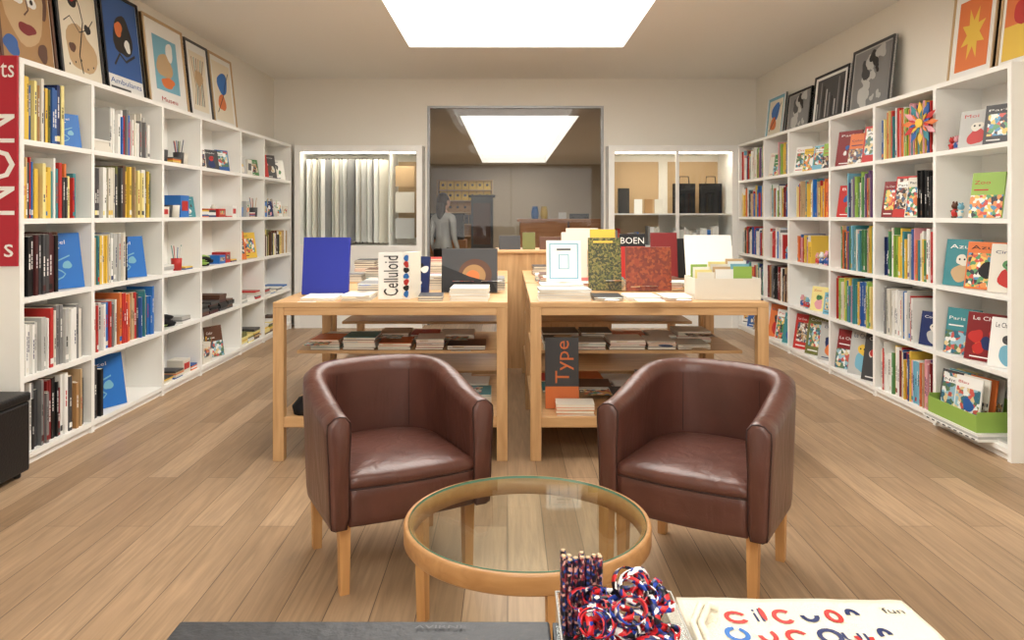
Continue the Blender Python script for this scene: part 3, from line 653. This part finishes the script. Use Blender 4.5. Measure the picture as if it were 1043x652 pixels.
for i in range(12):
    cc=['offw','white','lime','lyellow','tan','cyan','white'][i%7]; mb.box(x0+.02+(i%3)*.11,x0+.12+(i%3)*.115,y0+.02+.018*i,y0+.024+.018*i,zt+.006,zt+.16+.012*(i%3)+.004*i,'c_'+cc)
mb.build('card_box')
mb=MB(); M=T(1.17,4.95,zt+.11)@RX(-14); mb.box(0,.31,0,.012,0,.26,'c_white',M); mb.box(1.17,1.48,4.74,4.96,zt+.08,zt+.11,'c_white'); mb.box(1.17,1.47,4.75,4.95,zt,zt+.08,'c_lgrey'); mb.build('open_white_box')
# --- second row
standing('red_book',1.09,5.72,.2,.36,'c_dred'); standing('red_sign_card',.86,5.78,.2,.35,'c_red',art=lambda mb,M,w,h:(mb.rect(0,h*.72,w,h*.28,'c_black',M),mb.text('BOEN',w*.05,h*.78,w*.9,h*.14,'c_white',M,.002)))
standing('black_book',1.28,5.9,.18,.31,'c_black'); standing('white_book',.42,5.85,.2,.36,'c_offw')
standing('yellow_book',.66,6.0,.2,.38,'c_yellow')
mb=MB()
for a,b in TX:
    x=a+.08
    while x<b-.25:
        if (a<0) or (a>0 and x<.3): stack(mb,x,5.62,zt,.17,.2,r.randint(2,6),['dgrey','white','lgrey','grey','brown','teal'],(.01,.02),r)
        stack(mb,x,6.2,zt,.17,.26,r.randint(3,9),['dgrey','white','lgrey','black','brown','red'],(.01,.02),r); x+=.2
mb.build('book_stacks')
mb=MB(); mb.box(-.10,.95,6.9,7.5,0,1.05,'oak_z'); mb.box(-.12,.97,6.88,7.52,1.05,1.075,'oak_x'); mb.build('display_plinth',.004)
mb=MB()
for i,(x,w,h,c) in enumerate(((-.08,.2,.13,'c_dgrey'),(.14,.12,.16,'c_olive'),(.55,.3,.20,'c_offw'),(.3,.2,.12,'c_brown'))): cover(mb,T(x,7.1,1.077)@RX(-8),w,h,.012,c)
mb.build('plinth_books')
# ------------------------------------------------------------ armchairs
def armchair(loc,rot):
    mb=MB(); mb.M=T(*loc)@RZ(rot)
    a,b,ys,f,th=.283,.262,.03,.295,.075
    path=[]
    for i in range(8): path.append((-a,-f+(f+ys)*i/8))
    n=40
    for i in range(n+1):
        ph=math.pi*i/n; c,s_=math.cos(ph),math.sin(ph); e=2/2.5
        path.append((-a*math.copysign(abs(c)**e,c), ys+b*abs(s_)**e))
    for i in range(8): path.append((a,ys-(f+ys)*(i+1)/8))
    def nrm(i):
        p=path[max(i-1,0)]; q=path[min(i+1,len(path)-1)]; dx,dy=q[0]-p[0],q[1]-p[1]; l=math.hypot(dx,dy); return (-dy/l,dx/l)
    def top(y):
        w=min(max((y+.30)/.56,0),1); w=w*w*(3-2*w); return .675+.095*w
    def prof(tp,k=1.0,dz=0):
        h=th/2
        P=[(h-.02,.262),(h-.006,.268),(h-.002,.30),(h+.006,.5),(h+.012,tp-.06),(h+.010,tp-.025),(h*.6,tp-.004),(0,tp),(-h*.6,tp-.004),(-h-.004,tp-.025),(-h-.006,tp-.06),(-h-.0,.5),(-h,.30),(-h+.01,.262)]
        return [(q[0]*k, q[1]-(dz if q[1]>.6 else -dz*.3)) for q in P]
    st=[]
    for i,p in enumerate(path): st.append((p,nrm(i),1.0,0))
    p=path[0]; st=[((p[0],p[1]-.018),nrm(0),.55,.016),((p[0],p[1]-.012),nrm(0),.85,.006)]+st
    p=path[-1]; st=st+[((p[0],p[1]-.012),nrm(len(path)-1),.85,.006),((p[0],p[1]-.018),nrm(len(path)-1),.55,.016)]
    vs=[];fs=[];K=14
    for p,nn,k,dz in st:
        for (q,z) in prof(top(p[1]),k,dz): vs.append((p[0]+nn[0]*q,p[1]+nn[1]*q,z))
    N=len(st)
    for i in range(N-1):
        for k in range(K): l=(k+1)%K; fs.append((i*K+k,i*K+l,(i+1)*K+l,(i+1)*K+k))
    fs.append(tuple(range(K-1,-1,-1))); fs.append(tuple((N-1)*K+k for k in range(K)))
    mb.add(vs,fs,'leather',True)
    inn=[(p[0]+nrm(i)[0]*(-th/2+.004),p[1]+nrm(i)[1]*(-th/2+.004)) for i,p in enumerate(path)]
    xi=a-th/2+.004; fr=[(xi-2*xi*j/14,-f-.004-.016*math.sin(math.pi*j/14)) for j in range(15)]
    bd=[(x,y) for x,y in inn]+fr
    def loops(L,m):
        vs=[];fs=[];n=len(bd)
        for (k,z) in L: vs+=[(x*k,y*k,z) for x,y in bd]
        for i in range(len(L)-1):
            for j in range(n): q=(j+1)%n; fs.append((i*n+j,i*n+q,(i+1)*n+q,(i+1)*n+j))
        fs.append(tuple((len(L)-1)*n+j for j in range(n))); fs.append(tuple(range(n-1,-1,-1)))
        mb.add(vs,fs,m,True)
    loops([(.97,.262),(.992,.268),(.998,.30),(1.0,.36),(1.0,.398),(.99,.402)],'leather')
    loops([(.985,.400),(1.006,.406),(1.014,.418),(1.010,.432),(.985,.445),(.94,.453),(.85,.459),(.6,.464),(.3,.464),(.02,.463)],'leather')
    mb.tube([(x*1.0,y*1.0-.001,.401) for x,y in fr],.003,'leather_seam')
    for i0 in (20,36):
        p=path[i0]; nn=nrm(i0); q=-th/2-.005
        mb.tube([(p[0]+nn[0]*(-th/2+0.001),p[1]+nn[1]*(-th/2+.001),.46),(p[0]+nn[0]*(-th/2-.001),p[1]+nn[1]*(-th/2-.001),.55),(p[0]+nn[0]*q,p[1]+nn[1]*q,top(p[1])-.06),(p[0]+nn[0]*(-th*.32),p[1]+nn[1]*(-th*.32),top(p[1])-.006),(p[0]+nn[0]*th*.3,p[1]+nn[1]*th*.3,top(p[1])-.006)],.0022,'leather_seam')
    for sg in (-1,1):
        pts=[]
        for (q,z) in prof(top(-f),.93,.004): pts.append((sg*a+(q if sg>0 else -q),-f-.009,z))
        mb.tube(pts,.003,'leather_seam',closed=True)
    for lx in (-.25,.25):
        for ly in (-.235,.20):
            vs=[]; 
            for hw,z in ((.017,0),(.021,.264)): vs+=[(lx-hw,ly-hw,z),(lx+hw,ly-hw,z),(lx+hw,ly+hw,z),(lx-hw,ly+hw,z)]
            mb.add(vs,[(0,3,2,1),(4,5,6,7),(0,1,5,4),(1,2,6,5),(2,3,7,6),(3,0,4,7)],'beech_leg')
    mb.build('tub_armchair')
armchair((-.49,3.12,0),27); armchair((.79,3.03,0),-32)
# ------------------------------------------------------------ coffee table
mb=MB(); cx,cy=.064,2.48; mb.M=T(cx,cy,0)
mb.lathe([(.372,.348),(.398,.348),(.402,.353),(.402,.402),(.399,.408),(.388,.409),(.387,.402),(.372,.402)],'beech_ring',72,close=True)
mb.lathe([(.001,.4025),(.3855,.4025)],'table_glass',72); mb.lathe([(.3855,.4025),(.3865,.407),(.3855,.4115)],'glass_edge',72); mb.lathe([(.3855,.4115),(.001,.4115)],'table_glass',72)
for ad in (160,40,-80):
    M=RZ(ad); vs=[]
    for hw,hd,z,rr in ((.017,.016,0,.378),(.024,.017,.349,.384)): vs+=[(rr-hd,-hw,z),(rr+hd,-hw,z),(rr+hd,hw,z),(rr-hd,hw,z)]
    mb.add(vs,[(0,3,2,1),(4,5,6,7),(0,1,5,4),(1,2,6,5),(2,3,7,6),(3,0,4,7)],'beech_leg',M=M)
mb.build('round_coffee_table')
mb=MB(); mb.box(-3.0+.05,-2.57,3.55,3.85+.22,.03,.40,'black_leather'); mb.box(-2.945,-2.565,3.54,4.075,.402,.45,'black_leather')
for x in (-2.9,-2.61):
    for y in (3.6,4.02): mb.cyl(x,y,0,.03,.02,'c_black')
o=mb.build('black_ottoman',.012)
# ------------------------------------------------------------ foreground
mb=MB(); mb.box(-.484,.062,.45,1.118,.77,.80,'slate'); mb.box(-.44,.02,.5,1.07,0,.77,'c_dgrey')
mb.text('AVIRNE',0,0,.075,.009,'slate_text',T(-.135,1.092,.8012)@RX(-90)); mb.rect(0,0,.20,.003,'slate_text',T(-.33,1.05,.8012)@RX(-90))
mb.build('slate_display_stand',.004)
mb=MB(); mb.box(.066,.24,.45,1.112,.0,.80,'slate'); mb.box(.24,.60,.45,1.165,.0,.80,'c_offw'); mb.build('foreground_display_plinth')
mb=MB(); x0,x1,y0,y1,z0,z1=.070,.237,.94,1.10,.801,.852; g='acrylic'
for b in [(x0,x1,y0,y0+.003,z0,z1),(x0,x1,y1-.003,y1,z0,z1),(x0,x0+.003,y0,y1,z0,z1),(x1-.003,x1,y0,y1,z0,z1),(x0,x1,y0,y1,z0,z0+.003)]: mb.box(*b,g)
for p,q in (((x0,y0),(x1,y0)),((x1,y0),(x1,y1)),((x1,y1),(x0,y1)),((x0,y1),(x0,y0))): mb.tube([(p[0],p[1],z1),(q[0],q[1],z1)],.0012,'c_lgrey')
mb.build('acrylic_box')
mb=MB(); rr=random.Random(4)
for i in range(56):
    x=rr.uniform(.095,.216); y=rr.uniform(.965,1.05); cz=1-abs(x-.165)/.1; z=.824+rr.random()*(.02+.068*max(cz,0))
    rad=rr.uniform(.015,.024); M=T(x,y,z)@RZ(rr.uniform(0,360))@RX(rr.uniform(0,90))
    mb.lathe([(rad-.0007,-.0045),(rad+.0007,-.0045),(rad+.0007,.0045),(rad-.0007,.0045)],'print_band',24,M@Matrix.Diagonal((1,rr.uniform(.6,1),1,1)),close=True)
mb.build('printed_wristbands')
mb=MB()
for i in range(16):
    x=.080+.0085*(i%7); y=1.072+.010*(i//7)+rr.uniform(-.002,.002); h=.098+rr.uniform(0,.014); 
    mb.cyl(x,y,.805,.805+h,.0042,'print_pencil',6); mb.cyl(x,y,.805+h,.805+h+.002,.003,'c_tan',6)
mb.build('printed_pencils')
# tote bag
mb=MB(); nx,ny=44,40
def tz(u,v): return .806+.003*noise.noise(Vector((u*4,v*3,1)))+.0015*noise.noise(Vector((u*12,v*10,5)))
def tp(u,v): 
    return (.262+.345*u+.03*(1-v)*u+.004*noise.noise(Vector((v*6,3,u))), .60+.575*v-.01*u, tz(u,v))
vs=[tp(i/nx,j/ny) for j in range(ny+1) for i in range(nx+1)]
fs=[(j*(nx+1)+i,j*(nx+1)+i+1,(j+1)*(nx+1)+i+1,(j+1)*(nx+1)+i) for j in range(ny) for i in range(nx)]
o=len(vs); vs+=[(x,y,.801) for x,y,z in vs]
per=[i for i in range(nx+1)]+[j*(nx+1)+nx for j in range(1,ny+1)]+[ny*(nx+1)+i for i in range(nx-1,-1,-1)]+[j*(nx+1) for j in range(ny-1,0,-1)]
for k in range(len(per)): a_,b_=per[k],per[(k+1)%len(per)]; fs.append((a_,a_+o,b_+o,b_))
mb.add(vs,fs,'cloth_cream',True)
def print_txt(s,u,v,w,h,m):
    g,f=text_geo(s); mb.add([(lambda p:(p[0],p[1],p[2]+.0012))(tp(u+a_*w,v+b_*h)) for a_,b_ in g],f,m)
def arc(u,v,ru,rv,a0,a1,m,wd=.011):
    n=14; vv=[];ff=[]
    for i in range(n+1):
        a=math.radians(a0+(a1-a0)*i/n)
        for k in (0,1):
            p=tp(u+(ru-k*wd)*math.cos(a)*1.0,v+(rv-k*wd*.7)*math.sin(a)); vv.append((p[0],p[1],p[2]+.0014+.0002*(m=='c_skyb')))
    for i in range(n): ff.append((2*i,2*i+1,2*i+3,2*i+2))
    mb.add(vv,ff,m)
for (u,v,ru,rv,a0,a1,m) in ((.22,.90,.05,.03,30,330,'c_red'),(.34,.92,.012,.03,0,360,'c_red'),(.42,.91,.045,.034,40,320,'c_red'),(.53,.915,.04,.03,180,360,'c_dblue'),(.63,.91,.035,.032,0,360,'c_red'),(.72,.92,.03,.03,0,180,'c_dblue'),
  (.18,.82,.05,.035,90,420,'c_skyb'),(.30,.82,.04,.035,180,400,'c_red'),(.42,.815,.05,.035,30,330,'c_red'),(.55,.82,.05,.036,0,360,'c_dblue'),(.68,.82,.04,.036,180,360,'c_red'),(.78,.83,.03,.03,0,200,'c_dblue'),
  (.22,.72,.06,.04,0,360,'c_red'),(.38,.72,.05,.04,180,380,'c_dblue'),(.52,.72,.05,.04,30,330,'c_red'),(.68,.72,.05,.04,0,180,'c_skyb'),(.8,.72,.04,.04,0,360,'c_red')): arc(u,v,ru,rv,a0,a1,m,.02)
print_txt('il',.30,.885,.035,.06,'c_dblue'); print_txt('fun',.86,.93,.09,.025,'c_dgrey'); print_txt('UJ',.60,.785,.10,.05,'c_dblue')
for dx in (0,.012): mb.tube([(.30+dx,1.13,.813),(.285+dx,1.12,.822),(.262+dx,1.07,.822),(.262+dx,1.0,.818),(.28+dx,.93,.813)],.005,'cloth_cream',8)
mb.build('canvas_tote_bag')
# ------------------------------------------------------------ far room
simple('reception_counter',[(.19,1.9,11.4,12.0,0,1.30,'counter_wood'),(.15,1.94,11.36,12.04,1.30,1.34,'counter_wood'),(.9,.93,11.355,11.37,0,1.3,'c_brown')],.004)
mb=MB()
for i in range(2): mb.lathe([(.001,0),(.05,0),(.06,.08),(.045,.16),(.04,.19),(.034,.19),(.001,.01)],['c_skyb','c_yellow'][i],16,T(.42+.14*i,11.6,1.341))
mb.box(.95,1.25,11.6,11.62,1.341,1.42,'c_black'); mb.box(.78,.9,11.6,11.62,1.341,1.44,'c_white'); mb.build('counter_vases')
mb=MB(); y0=FY-.5
mb.box(-2.4,-.5,y0,FY-.11,0,.06,'c_brown'); mb.box(-2.4,-2.36,y0,FY-.11,.06,2.6,'c_tan'); mb.box(-.54,-.5,y0,FY-.11,.06,2.6,'c_tan'); mb.box(-2.36,-.54,FY-.15,FY-.11,.06,2.6,'c_khaki')
for z in (.7,1.1,1.5,1.9,2.25,2.58): mb.box(-2.36,-.54,y0,FY-.15,z-.03,z,'c_tan')
mb.build('far_room_shelf_unit')
mb=MB()
for j,z in enumerate((1.105,1.505,1.905,2.255)):
    for i in range(7):
        M=T(-2.3+.25*i,y0+.1,z)@RX(-6); cover(mb,M,.23,.31,.02,['c_dgrey','c_khaki','c_yellow','c_yellow'][j]); mb.disc(.11,.16,.045,'c_dgrey',M,.002); 
mb.build('yellow_catalogues')
simple('far_room_kiosk',[(-.62,-.25,12.8,13.2,0,1.70,'c_dgrey'),(-.66,-.21,12.76,13.24,1.70,1.74,'c_black'),(-.58,-.29,12.79,12.8,.9,1.6,'c_brown')],.004)
simple('far_room_display_case',[(-1.6,-.75,13.6,14.1,0,.95,'counter_wood'),(-1.55,-.8,13.65,14.05,.95,1.40,'c_dgrey'),(-1.58,-.77,13.62,14.08,1.40,1.43,'c_black')],.004)
# ------------------------------------------------------------ visitor
def visitor(loc,rot):
    V=[];E=[];Rd=[]
    def v(p,r,par=None):
        V.append(p); Rd.append(r); 
        if par is not None: E.append((par,len(V)-1))
        return len(V)-1
    pel=v((0,0,.95),(.15,.11)); w=v((0,0,1.08),(.12,.09),pel); ch=v((0,-.01,1.27),(.15,.10),w); sh=v((0,0,1.38),(.11,.08),ch); nk=v((0,0,1.45),(.05,.05),sh); v((0,-.01,1.50),(.05,.05),nk)
    for s in (-1,1):
        hp=v((s*.09,0,.86),(.09,.095),pel); kn=v((s*.10,-.05*s-.02,.48),(.06,.06),hp); ak=v((s*.10,-.10*s+.03,.09),(.038,.04),kn); v((s*.11,-.10*s-.11,.035),(.035,.03),ak)
        so=v((s*.18,0,1.36),(.055,.055),sh); el=v((s*.23,.03,1.10),(.04,.04),so); wr=v((s*.24,-.06,.88),(.026,.026),el); pm=v((s*.24,-.09,.80),(.03,.018),wr)
        for k,(dx,l) in enumerate(((-.024,.06),(-.008,.075),(.008,.08),(.022,.065))):
            f1=v((s*.24+dx,-.105,.755),(.009,.009),pm); v((s*.24+dx,-.10,.755-l*.6),(.008,.008),f1)
        t1=v((s*.24,-.12,.80),(.010,.010),pm); v((s*.24,-.135,.765),(.009,.009),t1)
    me=bpy.data.meshes.new('visitor'); me.from_pydata(V,E,[]); ob=bpy.data.objects.new('v',me); col.objects.link(ob)
    sk=ob.modifiers.new('Skin','SKIN'); 
    for i,d in enumerate(me.skin_vertices[0].data): d.radius=Rd[i]; d.use_root=(i==0)
    su=ob.modifiers.new('S','SUBSURF'); su.levels=2
    bpy.context.view_layer.update()
    dg=bpy.context.evaluated_depsgraph_get(); em=ob.evaluated_get(dg).to_mesh()
    vs=[tuple(q.co) for q in em.vertices]; fs=[tuple(p.vertices) for p in em.polygons]
    ob.evaluated_get(dg).to_mesh_clear(); bpy.data.objects.remove(ob)
    mb=MB(); mb.M=T(*loc)@RZ(rot)
    grp={}
    for f in fs:
        z=sum(vs[i][2] for i in f)/len(f); x=abs(sum(vs[i][0] for i in f)/len(f))
        if z<.07: k='c_black'
        elif z<.93 and x<.2: k='c_black'
        elif z>1.43 or (x>.19 and z<.90): k='skin'
        else: k='c_lgrey'
        grp.setdefault(k,[]).append(f)
    for k,g in grp.items():
        used=sorted({i for f in g for i in f}); mp={u:i for i,u in enumerate(used)}
        mb.add([vs[u] for u in used],[tuple(mp[i] for i in f) for f in g],k,True)
    def ell(c,r,m,n=20):
        pr=[(max(math.sin(math.pi*i/12),.001),-math.cos(math.pi*i/12)) for i in range(13)]
        mb.lathe(pr,m,n,T(*c)@Matrix.Diagonal((r[0],r[1],r[2],1)))
    ell((0,-.015,1.585),(.075,.092,.112),'skin'); ell((0,.012,1.605),(.086,.094,.108),'hair'); ell((0,.055,1.48),(.08,.05,.16),'hair')
    ell((0,-.108,1.575),(.013,.02,.022),'skin')
    for s in(-1,1): ell((s*.03,-.098,1.598),(.013,.008,.008),'c_white'); ell((s*.03,-.105,1.598),(.006,.004,.006),'c_black'); ell((s*.077,0,1.585),(.010,.02,.03),'skin')
    ell((0,-.1,1.535),(.024,.008,.007),'c_dred')
    mb.build('museum_visitor')
mat('skin',(214,168,140),.5); mat('hair',(46,28,20),.6)
visitor((-.89,10.5,0),140)
# ------------------------------------------------------------ world + camera
w=bpy.data.worlds.new('World'); sc.world=w; w.use_nodes=True; w.node_tree.nodes['Background'].inputs[0].default_value=(.8,.85,.9,1); w.node_tree.nodes['Background'].inputs[1].default_value=.5
cam=bpy.data.cameras.new('camera'); co=bpy.data.objects.new('camera',cam); col.objects.link(co)
co.location=(0,0,1.4); co.rotation_euler=(math.radians(90),0,0)
cam.sensor_width=36; cam.lens=770/1043*36; cam.shift_x=4.5/1043; cam.shift_y=-107/1043; cam.clip_start=.05
sc.camera=co
sc.view_settings.view_transform='Standard'; sc.view_settings.look='None'; sc.view_settings.exposure=0
